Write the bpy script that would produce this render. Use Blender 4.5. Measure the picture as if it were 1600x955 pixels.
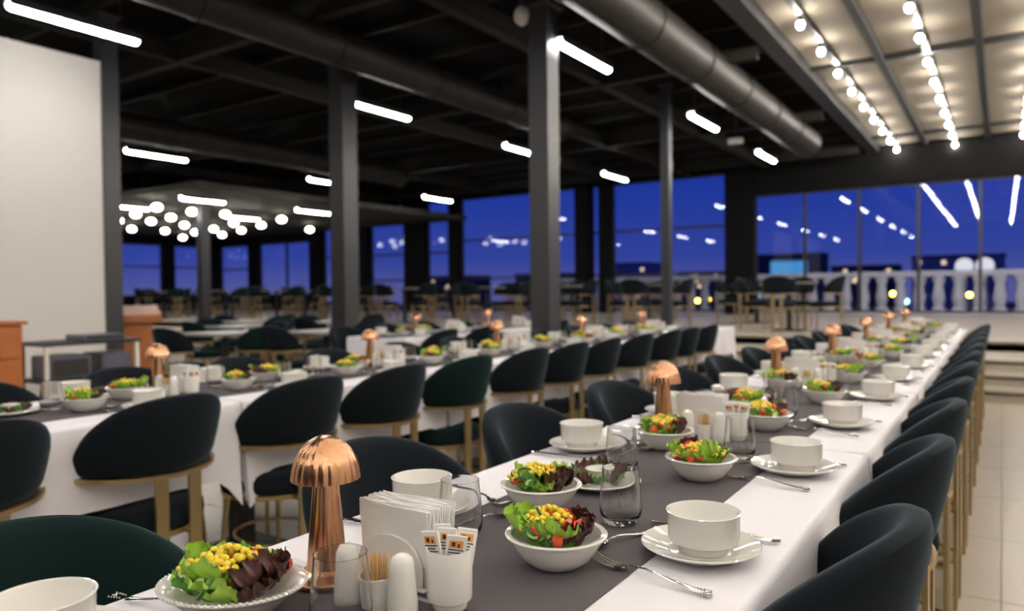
import bpy, math, random
from mathutils import Vector, Matrix
PI = math.pi
R = math.radians
for o in list(bpy.data.objects): bpy.data.objects.remove(o)
scene = bpy.context.scene
COL = scene.collection

# ------------------------------------------------------------------ camera
F_PX = 1150.0
YAW, PITCH, ROLL = R(33.66), R(1.1), R(-0.6)
cd = bpy.data.cameras.new('camera'); cam = bpy.data.objects.new('camera', cd); COL.objects.link(cam)
cd.sensor_width = 36.0; cd.lens = F_PX / 1600 * 36.0; cd.clip_start = 0.02; cd.clip_end = 600
dv = Vector((-math.sin(YAW)*math.cos(PITCH), math.cos(YAW)*math.cos(PITCH), -math.sin(PITCH)))
rv = Vector((math.cos(YAW), math.sin(YAW), 0)); uv = rv.cross(dv)
r2 = rv*math.cos(ROLL) + uv*math.sin(ROLL); u2 = -rv*math.sin(ROLL) + uv*math.cos(ROLL)
M4 = Matrix((r2, u2, -dv)).transposed().to_4x4(); M4.translation = (0, 0, 1.17)
cam.matrix_world = M4
cd.dof.use_dof = True; cd.dof.focus_distance = 1.13; cd.dof.aperture_fstop = 3.2
scene.camera = cam

# ------------------------------------------------------------------ world: dusk sky
w = bpy.data.worlds.new('dusk'); scene.world = w; w.use_nodes = True
nt = w.node_tree; nt.nodes.clear()
out = nt.nodes.new('ShaderNodeOutputWorld'); bg = nt.nodes.new('ShaderNodeBackground')
geo = nt.nodes.new('ShaderNodeTexCoord'); sep = nt.nodes.new('ShaderNodeSeparateXYZ'); ramp = nt.nodes.new('ShaderNodeValToRGB')
nt.links.new(geo.outputs['Generated'], sep.inputs[0]); nt.links.new(sep.outputs['Z'], ramp.inputs[0])
nt.links.new(ramp.outputs[0], bg.inputs[0]); nt.links.new(bg.outputs[0], out.inputs[0])
cr = ramp.color_ramp
cr.elements[0].position = 0.0; cr.elements[0].color = (.080, .085, .24, 1)
cr.elements[1].position = 1.0; cr.elements[1].color = (.005, .012, .09, 1)
e = cr.elements.new(.045); e.color = (.030, .050, .26, 1)
e = cr.elements.new(.13); e.color = (.013, .036, .26, 1)
e = cr.elements.new(.35); e.color = (.008, .022, .16, 1)
bg.inputs[1].default_value = 1.15

scene.view_settings.view_transform = 'Standard'; scene.view_settings.look = 'None'
scene.view_settings.gamma = 1.0; scene.view_settings.exposure = 0.15
scene.view_settings.use_curve_mapping = False

BULB_E = 215.0      # canopy bulbs
TUBE_E = 66.0       # linear ceiling lamps
GLOBE_E = 12.0

# ------------------------------------------------------------------ materials
def nodes_of(name):
    m = bpy.data.materials.new(name); m.use_nodes = True
    n = m.node_tree.nodes; b = n['Principled BSDF']
    return m, m.node_tree, b
def mat(name, col, rough=.5, metal=0, noise=None, bump=0, bscale=50, spec=None, coat=0, sheen=0, sheen_tint=None, aniso=0):
    m, t, b = nodes_of(name)
    b.inputs['Base Color'].default_value = (*col, 1); b.inputs['Roughness'].default_value = rough; b.inputs['Metallic'].default_value = metal
    if spec is not None: b.inputs['Specular IOR Level'].default_value = spec
    if coat: b.inputs['Coat Weight'].default_value = coat; b.inputs['Coat Roughness'].default_value = .08
    if sheen:
        b.inputs['Sheen Weight'].default_value = sheen; b.inputs['Sheen Roughness'].default_value = .35
        if sheen_tint: b.inputs['Sheen Tint'].default_value = (*sheen_tint, 1)
    if noise:
        sc, amt = noise
        tc = t.nodes.new('ShaderNodeTexCoord'); nz = t.nodes.new('ShaderNodeTexNoise'); nz.inputs['Scale'].default_value = sc; nz.inputs['Detail'].default_value = 5
        mp = t.nodes.new('ShaderNodeMapRange'); mp.inputs[3].default_value = 1-amt; mp.inputs[4].default_value = 1+amt
        mx = t.nodes.new('ShaderNodeVectorMath'); mx.operation = 'SCALE'; mx.inputs[0].default_value = col
        t.links.new(tc.outputs['Object'], nz.inputs['Vector']); t.links.new(nz.outputs['Fac'], mp.inputs[0]); t.links.new(mp.outputs[0], mx.inputs['Scale']); t.links.new(mx.outputs[0], b.inputs['Base Color'])
    if bump:
        tc = t.nodes.new('ShaderNodeTexCoord'); nz = t.nodes.new('ShaderNodeTexNoise'); nz.inputs['Scale'].default_value = bscale; nz.inputs['Detail'].default_value = 4
        bp = t.nodes.new('ShaderNodeBump'); bp.inputs['Strength'].default_value = bump; bp.inputs['Distance'].default_value = .004
        t.links.new(tc.outputs['Object'], nz.inputs['Vector']); t.links.new(nz.outputs['Fac'], bp.inputs['Height']); t.links.new(bp.outputs[0], b.inputs['Normal'])
    return m
def emat(name, col, s):
    m = bpy.data.materials.new(name); m.use_nodes = True; t = m.node_tree; t.nodes.clear()
    o = t.nodes.new('ShaderNodeOutputMaterial'); e = t.nodes.new('ShaderNodeEmission'); e.inputs[0].default_value = (*col, 1); e.inputs[1].default_value = s
    t.links.new(e.outputs[0], o.inputs[0]); return m
def glassmat(name):
    m = bpy.data.materials.new(name); m.use_nodes = True; t = m.node_tree; t.nodes.clear()
    o = t.nodes.new('ShaderNodeOutputMaterial'); g = t.nodes.new('ShaderNodeBsdfGlass'); g.inputs['IOR'].default_value = 1.48; g.inputs['Roughness'].default_value = 0
    t.links.new(g.outputs[0], o.inputs[0]); return m
def panemat(name):
    m = bpy.data.materials.new(name); m.use_nodes = True; t = m.node_tree; t.nodes.clear()
    o = t.nodes.new('ShaderNodeOutputMaterial'); mx = t.nodes.new('ShaderNodeMixShader'); tr = t.nodes.new('ShaderNodeBsdfTransparent'); gl = t.nodes.new('ShaderNodeBsdfGlossy')
    tr.inputs[0].default_value = (.92, .94, 1, 1); gl.inputs[0].default_value = (.95, .95, 1, 1); gl.inputs['Roughness'].default_value = .0
    lw = t.nodes.new('ShaderNodeLayerWeight'); pw = t.nodes.new('ShaderNodeMath'); pw.operation = 'POWER'; pw.inputs[1].default_value = 4.0
    lw.inputs[0].default_value = .5; ma = t.nodes.new('ShaderNodeMath'); ma.operation = 'MULTIPLY_ADD'; ma.inputs[1].default_value = .8; ma.inputs[2].default_value = .024
    t.links.new(lw.outputs['Facing'], pw.inputs[0]); t.links.new(pw.outputs[0], ma.inputs[0]); t.links.new(ma.outputs[0], mx.inputs[0]); t.links.new(tr.outputs[0], mx.inputs[1]); t.links.new(gl.outputs[0], mx.inputs[2]); t.links.new(mx.outputs[0], o.inputs[0]); return m

NAVY = mat('velvet_navy', (.0055, .0085, .0125), .9, sheen=.28, sheen_tint=(.30, .42, .52), noise=(6, .25), spec=.15)
GREEN = mat('velvet_green', (.003, .013, .013), .9, sheen=.2, sheen_tint=(.15, .42, .40), noise=(6, .25), spec=.15)
GOLD = mat('champagne_metal', (.52, .40, .22), .38, 1.0)
CLOTH = mat('white_cloth', (.80, .78, .83), .85, bump=.08, bscale=380, noise=(3, .02))
RUN = mat('grey_runner', (.090, .079, .088), .9, bump=.15, bscale=500, noise=(4, .08))
PORC = mat('porcelain', (.82, .80, .76), .05, coat=.3)
STEEL = mat('cutlery_steel', (.62, .60, .57), .14, 1.0)
COPPER = mat('copper', (.66, .35, .20), .24, 1.0, noise=(40, .05))
GLASS = glassmat('drinking_glass')
BLACK = mat('black_steel', (.018, .018, .019), .5)
COLM = mat('column_paint', (.036, .037, .042), .35)
CEIL = mat('ceiling_deck', (.005, .0046, .0046), .9, spec=.1)
BEAM = mat('beam_paint', (.020, .018, .015), .7, spec=.2)
DUCT = mat('duct_metal', (.020, .017, .014), .5, .2, spec=.3, noise=(2, .2))
WALLW = mat('white_wall', (.66, .635, .60), .85, noise=(1.2, .03))
DARKW = mat('dark_wall', (.005, .005, .0055), .7, spec=.12)
TILE = mat('floor_tile', (.42, .365, .285), .3, noise=(1.6, .10))
GROUT = mat('grout', (.34, .295, .23), .8)
PLAT = mat('platform_tile', (.45, .40, .33), .38, noise=(1.5, .08))
WOOD = mat('orange_wood', (.42, .13, .035), .4, noise=(5, .2))
TABLETOP = mat('grey_tabletop', (.20, .18, .16), .35)
CANOPY = mat('canopy_fabric', (.21, .182, .14), .85, noise=(1.5, .05))
CONC = mat('balustrade_concrete', (.72, .69, .68), .8, noise=(3, .1))
PANE = panemat('window_glass')
TUBE = emat('tube_light', (1, .965, .92), TUBE_E)
BULB = emat('bulb_light', (1, .925, .82), BULB_E)
GLOBE = emat('globe_light', (1, .93, .80), GLOBE_E)
PAPER = mat('napkin_paper', (.86, .85, .84), .9, bump=.1, bscale=200)
WHITEP = mat('white_plastic', (.75, .73, .70), .4)
LEAFG = mat('lettuce_green', (.30, .50, .06), .45, noise=(30, .45), coat=.15)
LEAFD = mat('dark_green_leaf', (.08, .26, .03), .45, noise=(30, .4), coat=.15)
LEAFR = mat('red_lettuce', (.070, .024, .020), .4, noise=(30, .55), coat=.2)
TOM = mat('tomato', (.74, .10, .03), .25, noise=(40, .25), coat=.3)
CORN = mat('corn', (.90, .68, .06), .35, noise=(90, .15))
CUC = mat('cucumber_flesh', (.48, .62, .20), .35, noise=(40, .15))
CUCR = mat('cucumber_skin', (.02, .12, .015), .35)
STICK = mat('toothpick_wood', (.66, .42, .16), .7)
ORANGE = mat('sachet_orange', (.85, .35, .08), .6)
INK = mat('sachet_ink', (.02, .02, .025), .6)
SCREEN = mat('equipment_grey', (.10, .10, .14), .35)
BLDG = mat('far_building', (.10, .10, .14), .8)
HOTEL = mat('pale_building', (.42, .40, .50), .8)
CYAN = emat('cyan_sign_light', (.10, .45, .9), .6)
YEL = emat('yellow_street_light', (1, .62, .05), 30)
BLU = emat('blue_street_light', (.2, .55, 1), 18)
WIN = emat('lit_window', (1, .75, .42), 1.2)

# ------------------------------------------------------------------ mesh helpers
class MB:
    def __init__(s): s.v = []; s.f = []
    def add(s, vs, fs):
        n = len(s.v); s.v += [tuple(p) for p in vs]; s.f += [tuple(i+n for i in q) for q in fs]; return s
    def box(s, x0, x1, y0, y1, z0, z1, b=0):
        if b <= 0:
            vs = [(x, y, z) for z in (z0, z1) for (x, y) in ((x0, y0), (x1, y0), (x1, y1), (x0, y1))]
            return s.add(vs, [(3, 2, 1, 0), (4, 5, 6, 7), (0, 1, 5, 4), (1, 2, 6, 5), (2, 3, 7, 6), (3, 0, 4, 7)])
        def ring(i, z): return [(x0+i, y0+i, z), (x1-i, y0+i, z), (x1-i, y1-i, z), (x0+i, y1-i, z)]
        vs = ring(b, z0)+ring(0, z0+b)+ring(0, z1-b)+ring(b, z1)
        fs = [(3, 2, 1, 0), (12, 13, 14, 15)]
        for k in range(3):
            for i in range(4):
                j = (i+1) % 4; fs.append((k*4+i, k*4+j, k*4+4+j, k*4+4+i))
        return s.add(vs, fs)
    def lathe(s, prof, n=32, cx=0, cy=0, z=0, lob=None):
        vs = []
        for (r, h) in prof:
            for i in range(n):
                a = 2*PI*i/n; rr = r*(lob(a, h) if lob else 1); vs.append((cx+rr*math.cos(a), cy+rr*math.sin(a), z+h))
        fs = []
        for k in range(len(prof)-1):
            for i in range(n):
                j = (i+1) % n; fs.append((k*n+i, k*n+j, k*n+n+j, k*n+n+i))
        if prof[0][0] > 1e-6: fs.append(tuple(range(n-1, -1, -1)))
        if prof[-1][0] > 1e-6: fs.append(tuple((len(prof)-1)*n+i for i in range(n)))
        return s.add(vs, fs)
    def loop_lathe(s, prof, n=32, cx=0, cy=0, z=0):      # closed profile (solid of revolution, no caps)
        vs = []; m = len(prof)
        for (r, h) in prof:
            for i in range(n):
                a = 2*PI*i/n; vs.append((cx+r*math.cos(a), cy+r*math.sin(a), z+h))
        fs = []
        for k in range(m):
            k2 = (k+1) % m
            for i in range(n):
                j = (i+1) % n; fs.append((k*n+i, k*n+j, k2*n+j, k2*n+i))
        return s.add(vs, fs)
    def tube(s, pts, rad, n=8, caps=True):
        pts = [Vector(p) for p in pts]; rads = rad if isinstance(rad, (list, tuple)) else [rad]*len(pts)
        vs = []; prev = None
        for i, p in enumerate(pts):
            t = (pts[min(i+1, len(pts)-1)]-pts[max(i-1, 0)]).normalized()
            if prev is None:
                a = Vector((0, 0, 1)) if abs(t.z) < .9 else Vector((1, 0, 0)); u = t.cross(a).normalized()
            else: u = (prev-t*prev.dot(t)).normalized()
            prev = u; v = t.cross(u)
            for k in range(n):
                an = 2*PI*k/n; vs.append(p+(u*math.cos(an)+v*math.sin(an))*rads[i])
        fs = []
        for i in range(len(pts)-1):
            for k in range(n):
                j = (k+1) % n; fs.append((i*n+k, i*n+j, i*n+n+j, i*n+n+k))
        if caps: fs += [tuple(range(n-1, -1, -1)), tuple((len(pts)-1)*n+k for k in range(n))]
        return s.add(vs, fs)
    def grid(s, rows, closed_u=False, closed_v=False):
        nv = len(rows); nu = len(rows[0]); vs = [p for r_ in rows for p in r_]; fs = []
        for a in range(nv if closed_v else nv-1):
            b = (a+1) % nv
            for i in range(nu if closed_u else nu-1):
                j = (i+1) % nu; fs.append((a*nu+i, a*nu+j, b*nu+j, b*nu+i))
        return s.add(vs, fs)
    def sphere(s, c, r, n=12, m=8, sz=1):
        return s.lathe([(max(1e-7, r*math.sin(PI*k/m)), -r*sz*math.cos(PI*k/m)) for k in range(m+1)], n, c[0], c[1], c[2])
    def mesh(s, name, m, smooth=35):
        me = bpy.data.meshes.new(name); me.from_pydata(s.v, [], s.f)
        if m: me.materials.append(m)
        if smooth:
            me.polygons.foreach_set('use_smooth', [True]*len(me.polygons)); me.set_sharp_from_angle(angle=R(smooth))
        me.validate(); me.update(); return me

def link(name, data, parent=None, loc=(0, 0, 0), rz=0, rot=None, sc=None):
    o = bpy.data.objects.new(name, data); COL.objects.link(o); o.location = loc
    o.rotation_euler = rot if rot is not None else (0, 0, rz)
    if sc is not None: o.scale = (sc, sc, sc) if not isinstance(sc, (tuple, list)) else sc
    if parent: o.parent = parent
    return o
def tag(o, label, cat, group=None, kind=None):
    o['label'] = label; o['category'] = cat
    if group: o['group'] = group
    if kind: o['kind'] = kind
    return o
def empty(name, loc, rz=0):
    o = link(name, None, None, loc, rz); o.empty_display_size = .1; return o
def struct(name, me, parent=None):
    o = link(name, me, parent)
    if not parent: o['kind'] = 'structure'
    return o
ORD = ['first', 'second', 'third', 'fourth', 'fifth', 'sixth', 'seventh', 'eighth', 'ninth', 'tenth', 'eleventh', 'twelfth', 'thirteenth', 'fourteenth', 'fifteenth', 'sixteenth', 'seventeenth', 'eighteenth', 'nineteenth', 'twentieth', 'twenty-first', 'twenty-second', 'twenty-third', 'twenty-fourth', 'twenty-fifth']

# ------------------------------------------------------------------ room shell
XL, XR, YN, YW = -28.2, 6.0, -6.0, 19.3
PZ = .52                      # raised platform
STEP_Y = [8.85, 9.12, 9.42, 10.55]
CZ = 4.52
fl = struct('floor', MB().box(XL, XR, YN, 9.4, -.2, -.004).mesh('floor', GROUT, 0))
ts = .8
tile_me = MB().box(.002, ts-.002, .002, ts-.002, -.004, 0, .0012).mesh('tile', TILE, 0)
ix0, ix1, iy0, iy1 = -12, 3, 0, 12
for i in range(ix0, ix1):
    for j in range(iy0, iy1):
        if j*ts-.8 < 8.85-ts+.01: link('tile', tile_me, fl, (i*ts, j*ts-.75, 0))
b = MB(); b.box(XL, ix0*ts, YN, 9.2, -.004, 0); b.box(ix1*ts, XR, YN, 9.2, -.004, 0); b.box(ix0*ts, ix1*ts, YN, -.75, -.004, 0); b.box(ix0*ts, ix1*ts, 12*ts-.75-.0-.001, 9.2, -.004, 0)
link('far_tiles', b.mesh('far_tiles', TILE, 0), fl)['kind'] = 'stuff'
pf = struct('floor_platform', MB().box(XL, XR, 10.58, YW+.3, 0, PZ-.03).mesh('floor_platform', PLAT, 0))
for k, y in enumerate(STEP_Y):
    z1 = .13*(k+1); y1 = STEP_Y[k+1] if k < 3 else YW+.3
    link('riser', MB().box(XL, XR, y+.03, y1+.06 if k < 3 else y+.2, 0, z1-.032).mesh('riser', PLAT, 0), pf)
    link('tread', MB().box(XL, XR, y-.012, y1+.04, z1-.03, z1, .006).mesh('tread', PLAT, 0), pf)
    link('nosing_shadow', MB().box(XL, XR, y+.015, y+.06, z1-.055, z1-.03).mesh('nosing_shadow', BLACK, 0), pf)  # black strip standing in for the shadow under each tread nosing

# white partition wall at the left with its end post
struct('wall_left', MB().box(-8.8, -8.6, YN, 4.46, 0, 3.85).mesh('wall_left', WALLW, 0))
struct('wall_near', MB().box(XL, XR, YN-.2, YN, 0, CZ).mesh('wall_near', DARKW, 0))
struct('wall_right', MB().box(XR, XR+.2, YN, YW, 0, CZ).mesh('wall_right', WALLW, 0))

# far wall and left end wall: glazed between dark posts
def win(n, x0, x1, z0, z1, cols, trans, y=YW, axis='x'):
    """glazed bay with a frame, panes and transoms; axis y = bay running along Y at X = y"""
    def bx(mb, a0, a1, d0, d1, c0, c1, bv=0):
        if axis == 'x': mb.box(a0, a1, y+d0, y+d1, c0, c1, bv)
        else: mb.box(y+d0, y+d1, a0, a1, c0, c1, bv)
    root = MB(); t = .05
    bx(root, x0, x1, -.05, .05, z0, z0+t); bx(root, x0, x1, -.05, .05, z1-t, z1); bx(root, x0, x0+t, -.05, .05, z0+t, z1-t); bx(root, x1-t, x1, -.05, .05, z0+t, z1-t)
    o = struct('window_%d' % n, root.mesh('window_frame', BLACK, 0))
    xs = [x0+t]+list(cols)+[x1-t]; zs = [z0+t]+list(trans)+[z1-t]
    for c in cols: m = MB(); bx(m, c-.035, c+.035, -.04, .04, z0+t, z1-t); link('mullion', m.mesh('mullion', BLACK, 0), o)
    for h in trans: m = MB(); bx(m, x0+t, x1-t, -.03, .03, h-.03, h+.03); link('transom', m.mesh('transom', BLACK, 0), o)
    for i in range(len(xs)-1):
        for j in range(len(zs)-1):
            m = MB(); bx(m, xs[i]+.005, xs[i+1]-.005, -.002, .002, zs[j]+.005, zs[j+1]-.005); link('pane', m.mesh('pane', PANE, 0), o)
    return o
wf = MB()
HM, HR, HL = 4.22, 3.57, 3.20
posts = [(-28.2, -27.75), (-25.55, -25.15), (-21.9, -21.35), (-19.25, -18.9), (-17.1, -16.25), (-15.15, -14.8), (-10.43, -10.0), (-9.65, -9.33), (-6.0, -5.3)]
for a, c in posts: wf.box(a, c, YW-.3, YW+.1, PZ, HM)
wf.box(-21.6, -5.3, YW-.2, YW+.1, HM, CZ); wf.box(XL, -21.6, YW-.2, YW+.1, HL, CZ); wf.box(-5.3, XR, YW-.25, YW+.1, HR, CZ)
wf.box(XL, -21.6, YW-.15, YW+.1, PZ, 1.12)
struct('wall_far', wf.mesh('wall_far', DARKW, 0))
bays = [(-5.3, XR, PZ+.06, HR, [-4.08, -2.84, -1.6, -.4, .8, 2.0, 3.2, 4.4], [])]
bays += [(-9.33, -6.0, PZ+.06, HM, [], [1.6, 2.85]), (-10.0, -9.65, PZ+.06, HM, [], [1.6, 2.85]), (-14.8, -10.43, PZ+.06, HM, [], [1.6, 2.85]), (-16.25, -15.15, PZ+.06, HM, [], [1.6, 2.5]),
         (-18.9, -17.1, PZ+.06, HM, [], [1.6, 2.5]), (-21.35, -19.25, PZ+.06, HM, [], [2.5]), (-25.15, -21.9, 1.12, HL, [-23.5], []), (-27.75, -25.55, 1.12, HL, [], [2.2])]
for n, bb in enumerate(bays): win(n+1, *bb)
wl = MB(); lp = [(12.0, 12.3), (14.6, 15.0), (16.9, 17.3), (19.0, 19.3)]
for a, c in lp: wl.box(XL-.1, XL+.3, a, c, PZ, HL)
wl.box(XL-.1, XL+.2, YN, YW, HL, CZ); wl.box(XL-.1, XL+.15, 12.0, YW, PZ, 1.12); wl.box(XL-.1, XL+.15, YN, 12.0, 0, HL)
struct('wall_end', wl.mesh('wall_end', DARKW, 0))
for n, (a, c) in enumerate([(12.3, 14.6), (15.0, 16.9), (17.3, 19.0)]): win(len(bays)+1+n, a, c, 1.12, HL, [], [2.3] if n else [], XL, 'y')

# ceiling: dark deck, beams, purlins, left lowered slab
ce = struct('ceiling', MB().box(XL, -2.62, YN, YW, CZ, CZ+.15).mesh('ceiling', CEIL, 0))
for x in (-26.0, -21.5, -17.2, -13.0, -8.9, -6.95, -4.93):
    m = MB(); m.box(x-.07, x+.07, YN, YW-.3, CZ-.34, CZ-.32); m.box(x-.012, x+.012, YN, YW-.3, CZ-.32, CZ-.12); m.box(x-.07, x+.07, YN, YW-.3, CZ-.12, CZ-.1)
    link('beam', m.mesh('beam', BEAM, 0), ce)
pm = MB().box(XL, -2.65, -.035, .035, -.1, 0).mesh('purlin', BEAM, 0)
for k in range(21): link('purlin', pm, ce, (0, -5.2+1.2*k, CZ))
m4 = MB(); m4.box(XL, -2.65, -.06, .06, -.36, -.335); m4.box(XL, -2.65, -.01, .01, -.335, -.1)
m4 = m4.mesh('cross_beam', BEAM, 0)
for y in (1.6, 5.6, 9.8, 14.0, 18.0): link('cross_beam', m4, ce, (0, y, CZ))
struct('ceiling_low', MB().box(XL, -14.6, 9.6, YW, 3.52, 3.66).mesh('ceiling_low', mat('low_ceiling', (.045, .038, .028), .8), 0))

# canopy over the near table: fabric panels, rails, rafters
cp = struct('ceiling_canopy', MB().box(-2.62, -2.38, YN, YW-.2, CZ-.2, CZ+.15).mesh('canopy_edge_beam', COLM, 0))
CXS = [-1.44, -.26, .92, 2.1, 3.28, 4.46, 5.64]
for y in (-.3, 5.7, 11.7, 17.8): link('cross_bar', MB().box(-2.38, XR, y-.04, y+.04, CZ-.13, CZ-.06).mesh('cross_bar', BLACK, 0), cp)
for x in CXS: link('rafter', MB().box(x-.05, x+.05, YN, YW-.2, CZ-.16, CZ-.05).mesh('rafter', BLACK, 0), cp)
edges = [-2.38]+CXS+[XR]; yed = [YN, -.3, 5.7, 11.7, 17.8, YW-.2]
for i in range(len(edges)-1):
    for j in range(len(yed)-1): link('fabric_panel', MB().box(edges[i]+.01, edges[i+1]-.01, yed[j]+.02, yed[j+1]-.02, CZ-.05, CZ-.03).mesh('fabric_panel', CANOPY, 0), cp)
SX = [-2.0, -.87, .36, 1.5, 2.7, 3.9, 5.0]
bulb_me = MB().sphere((0, 0, 0), .042, 12, 8, 1.15).mesh('bulb', BULB)
sock = MB().lathe([(.024, .03), (.028, .04), (.028, .09), (.02, .1)], 12).mesh('socket', BLACK)
for i, x in enumerate(SX):
    rt = empty('bulb_rail', (x, 0, CZ-.12))
    tag(rt, 'black rail of round bulbs under the cream canopy, %s from the dark ceiling' % ORD[i], 'light rail', 'bulb rails under the canopy')
    link('rail', MB().box(-.04, .04, YN+.1, YW-.25, 0, .07).mesh('rail', BLACK, 0), rt)
    for k in range(21):
        y = 18.85-1.2*k+(.25 if i % 2 else 0)-(.1*i)
        if y < YN+.4: continue
        bb = link('bulb', bulb_me, rt, (0, y, -.10)); link('socket', sock, bb)

# columns
def column(x, y, s, z0, z1, label):
    t = .02; m = MB().box(-s/2, s/2, -s/2, s/2, .0, z1-z0, .012)
    o = empty('steel_column', (x, y, z0)); link('shaft', m.mesh('shaft', COLM, 0), o)
    link('base_plate', MB().box(-s*.75, s*.75, -s*.75, s*.75, 0, .02, .004).mesh('base_plate', COLM, 0), o)
    link('cap_plate', MB().box(-s*.7, s*.7, -s*.7, s*.7, z1-z0-.03, z1-z0, .004).mesh('cap_plate', COLM, 0), o)
    tag(o, label, 'column')
column(-7.1, 6.76, .25, 0, CZ-.36, 'dark grey square column left of centre, behind the second long table')
column(-4.02, 6.68, .23, 0, CZ-.36, 'broad dark grey square column at the middle of the hall')
column(-4.45, 11.15, .14, PZ, CZ-.1, 'slim grey column standing on the raised platform edge')
column(-8.67, 4.56, .19, 0, CZ-.1, 'dark post at the end of the white partition wall')
column(-16.1, 10.72, .22, PZ, 3.52, 'thin grey column under the low globe-lit ceiling')

# linear ceiling lamps
def tube_lamp(x, y, z, L, label):
    o = empty('linear_lamp', (x, y, z)); r = .042
    pts = [(0, -L/2, 0), (0, -L/2+.012, 0), (0, -L/2+.04, 0), (0, L/2-.04, 0), (0, L/2-.012, 0), (0, L/2, 0)]
    link('diffuser', MB().tube(pts, [r*.45, r*.85, r, r, r*.85, r*.45], 14).mesh('diffuser', TUBE), o)
    link('housing', MB().box(-.055, .055, -L/2-.005, L/2+.005, .044, .075).box(-.055, -.049, -L/2, L/2, -.002, .044).box(.049, .055, -L/2, L/2, -.002, .044).mesh('housing', BLACK, 0), o)  # trough shape added to keep the tube's light off the ceiling
    for s in (-1, 1): link('suspension_rod', MB().tube([(0, s*L*.35, .07), (0, s*L*.35, CZ-z-.02)], .006, 6).mesh('suspension_rod', BLACK), o)
    tag(o, label, 'ceiling lamp', 'linear ceiling lamps')
H = 3.77
rows = [(-3.87, 'nearest the canopy', [-4.4, -.4, 3.4, 7.33, 11.26, 14.9], 1.2), (-7.38, 'of the middle row', [-4.0, -.2, 3.62, 7.76, 11.5, 15.4], 1.2),
        (-13.1, 'of the third row', [-.5, 3.7, 7.8, 12.0, 16.0], 1.2), (-18.3, 'of the fourth row', [0.5, 4.5, 8.4], 1.2)]
for x, rn, ys, L in rows:
    for k, y in enumerate(ys):
        if x == -7.38 and k == 2: y = 3.62
        tube_lamp(x, y, H, L, 'glowing white linear lamp %s, %s from the camera' % (rn, ORD[k]))
for k, (x, y) in enumerate([(-18.3, 12.2), (-18.2, 16.0), (-21.4, 11.8), (-21.5, 15.8)]):
    tube_lamp(x*.82, y*.82, 3.3, 1.1, 'glowing white linear lamp under the low ceiling, %s from its front' % ORD[k])

# globes under the low ceiling
GL = [(-17.231, 10.231), (-19.148, 10.777), (-19.216, 11.814), (-17.478, 11.332), (-20.643, 12.072), (-23.489, 13.083), (-21.029, 13.366), (-23.39, 14.164), (-23.125, 15.098), (-21.556, 14.745), (-23.42, 16.353), (-21.153, 11.394), (-19.372, 13.929), (-21.314, 15.619), (-19.277, 14.852), (-17.347, 14.076), (-17.369, 12.237), (-25.4, 13.6), (-25.6, 16.2), (-19.4, 16.9)]
gm = MB().sphere((0, 0, 0), .125, 16, 10, .72).mesh('globe', GLOBE); gs = MB().lathe([(.07, .10), (.07, .14), (.02, .145), (.02, .20)], 12).mesh('canopy_cup', BLACK)
GL.sort(key=lambda p: p[0]/p[1])
for k, (x, y) in enumerate(GL):
    o = empty('globe_lamp', (x, y, 3.32)); link('globe', gm, o); link('mount', gs, o)
    tag(o, 'round white globe lamp under the low ceiling, %s from the left' % ORD[k], 'ceiling lamp', 'globe lamps under the low ceiling')

# ducts
def duct(x, y0, y1, z, r, label):
    o = empty('air_duct', (x, y0, z)); L = y1-y0
    link('pipe', MB().tube([(0, 0, 0), (0, L, 0)], r, 24).mesh('pipe', DUCT), o)
    n = int(L/1.5)
    rg = MB().tube([(0, -.02, 0), (0, .02, 0)], r+.015, 24).mesh('joint_ring', DUCT)
    for k in range(n+1): link('joint_ring', rg, o, (0, L*k/n, 0))
    for k in range(0, n+1, 2): link('hanger', MB().tube([(0, 0, r), (0, 0, CZ-z)], .008, 6).mesh('hanger', BLACK), o, (0, min(max(L*k/n, .1), L-.1), 0))
    tag(o, label, 'duct')
duct(-3.25, 1.0, 15.6, 4.07, .27, 'big round metal air duct beside the canopy edge')
duct(-6.4, 2.5, 11.2, 4.0, .2, 'round metal air duct over the middle of the hall')
duct(-12.2, 4.5, 13.5, 4.0, .24, 'round metal air duct over the far left of the hall')
for k, (x, y) in enumerate([(-4.2, 6.55), (-4.25, 6.98)]):  # two white dome heads, taken for dome cameras, on stems
    o = empty('white_dome_head', (x, y, 4.06)); link('head', MB().sphere((0, 0, 0), .085, 14, 10, 1.2).mesh('head', WHITEP), o); link('stem', MB().tube([(0, 0, .05), (0, 0, CZ-4.06)], .02, 8).mesh('stem', BLACK), o)
    tag(o, ['small white round ceiling device, the left one by the big duct', 'small white round ceiling device, the right one by the big duct'][k], 'ceiling device')
o = empty('emergency_light', (-3.9, 13.0, 3.72)); link('body', MB().box(-.12, .12, -.05, .05, 0, .1, .01).mesh('body', WHITEP, 0), o); link('stem', MB().tube([(0, 0, .1), (0, 0, CZ-3.72)], .01, 6).mesh('stem', BLACK), o)
tag(o, 'small white box light hanging between two linear lamps by the canopy', 'ceiling device')

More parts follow.
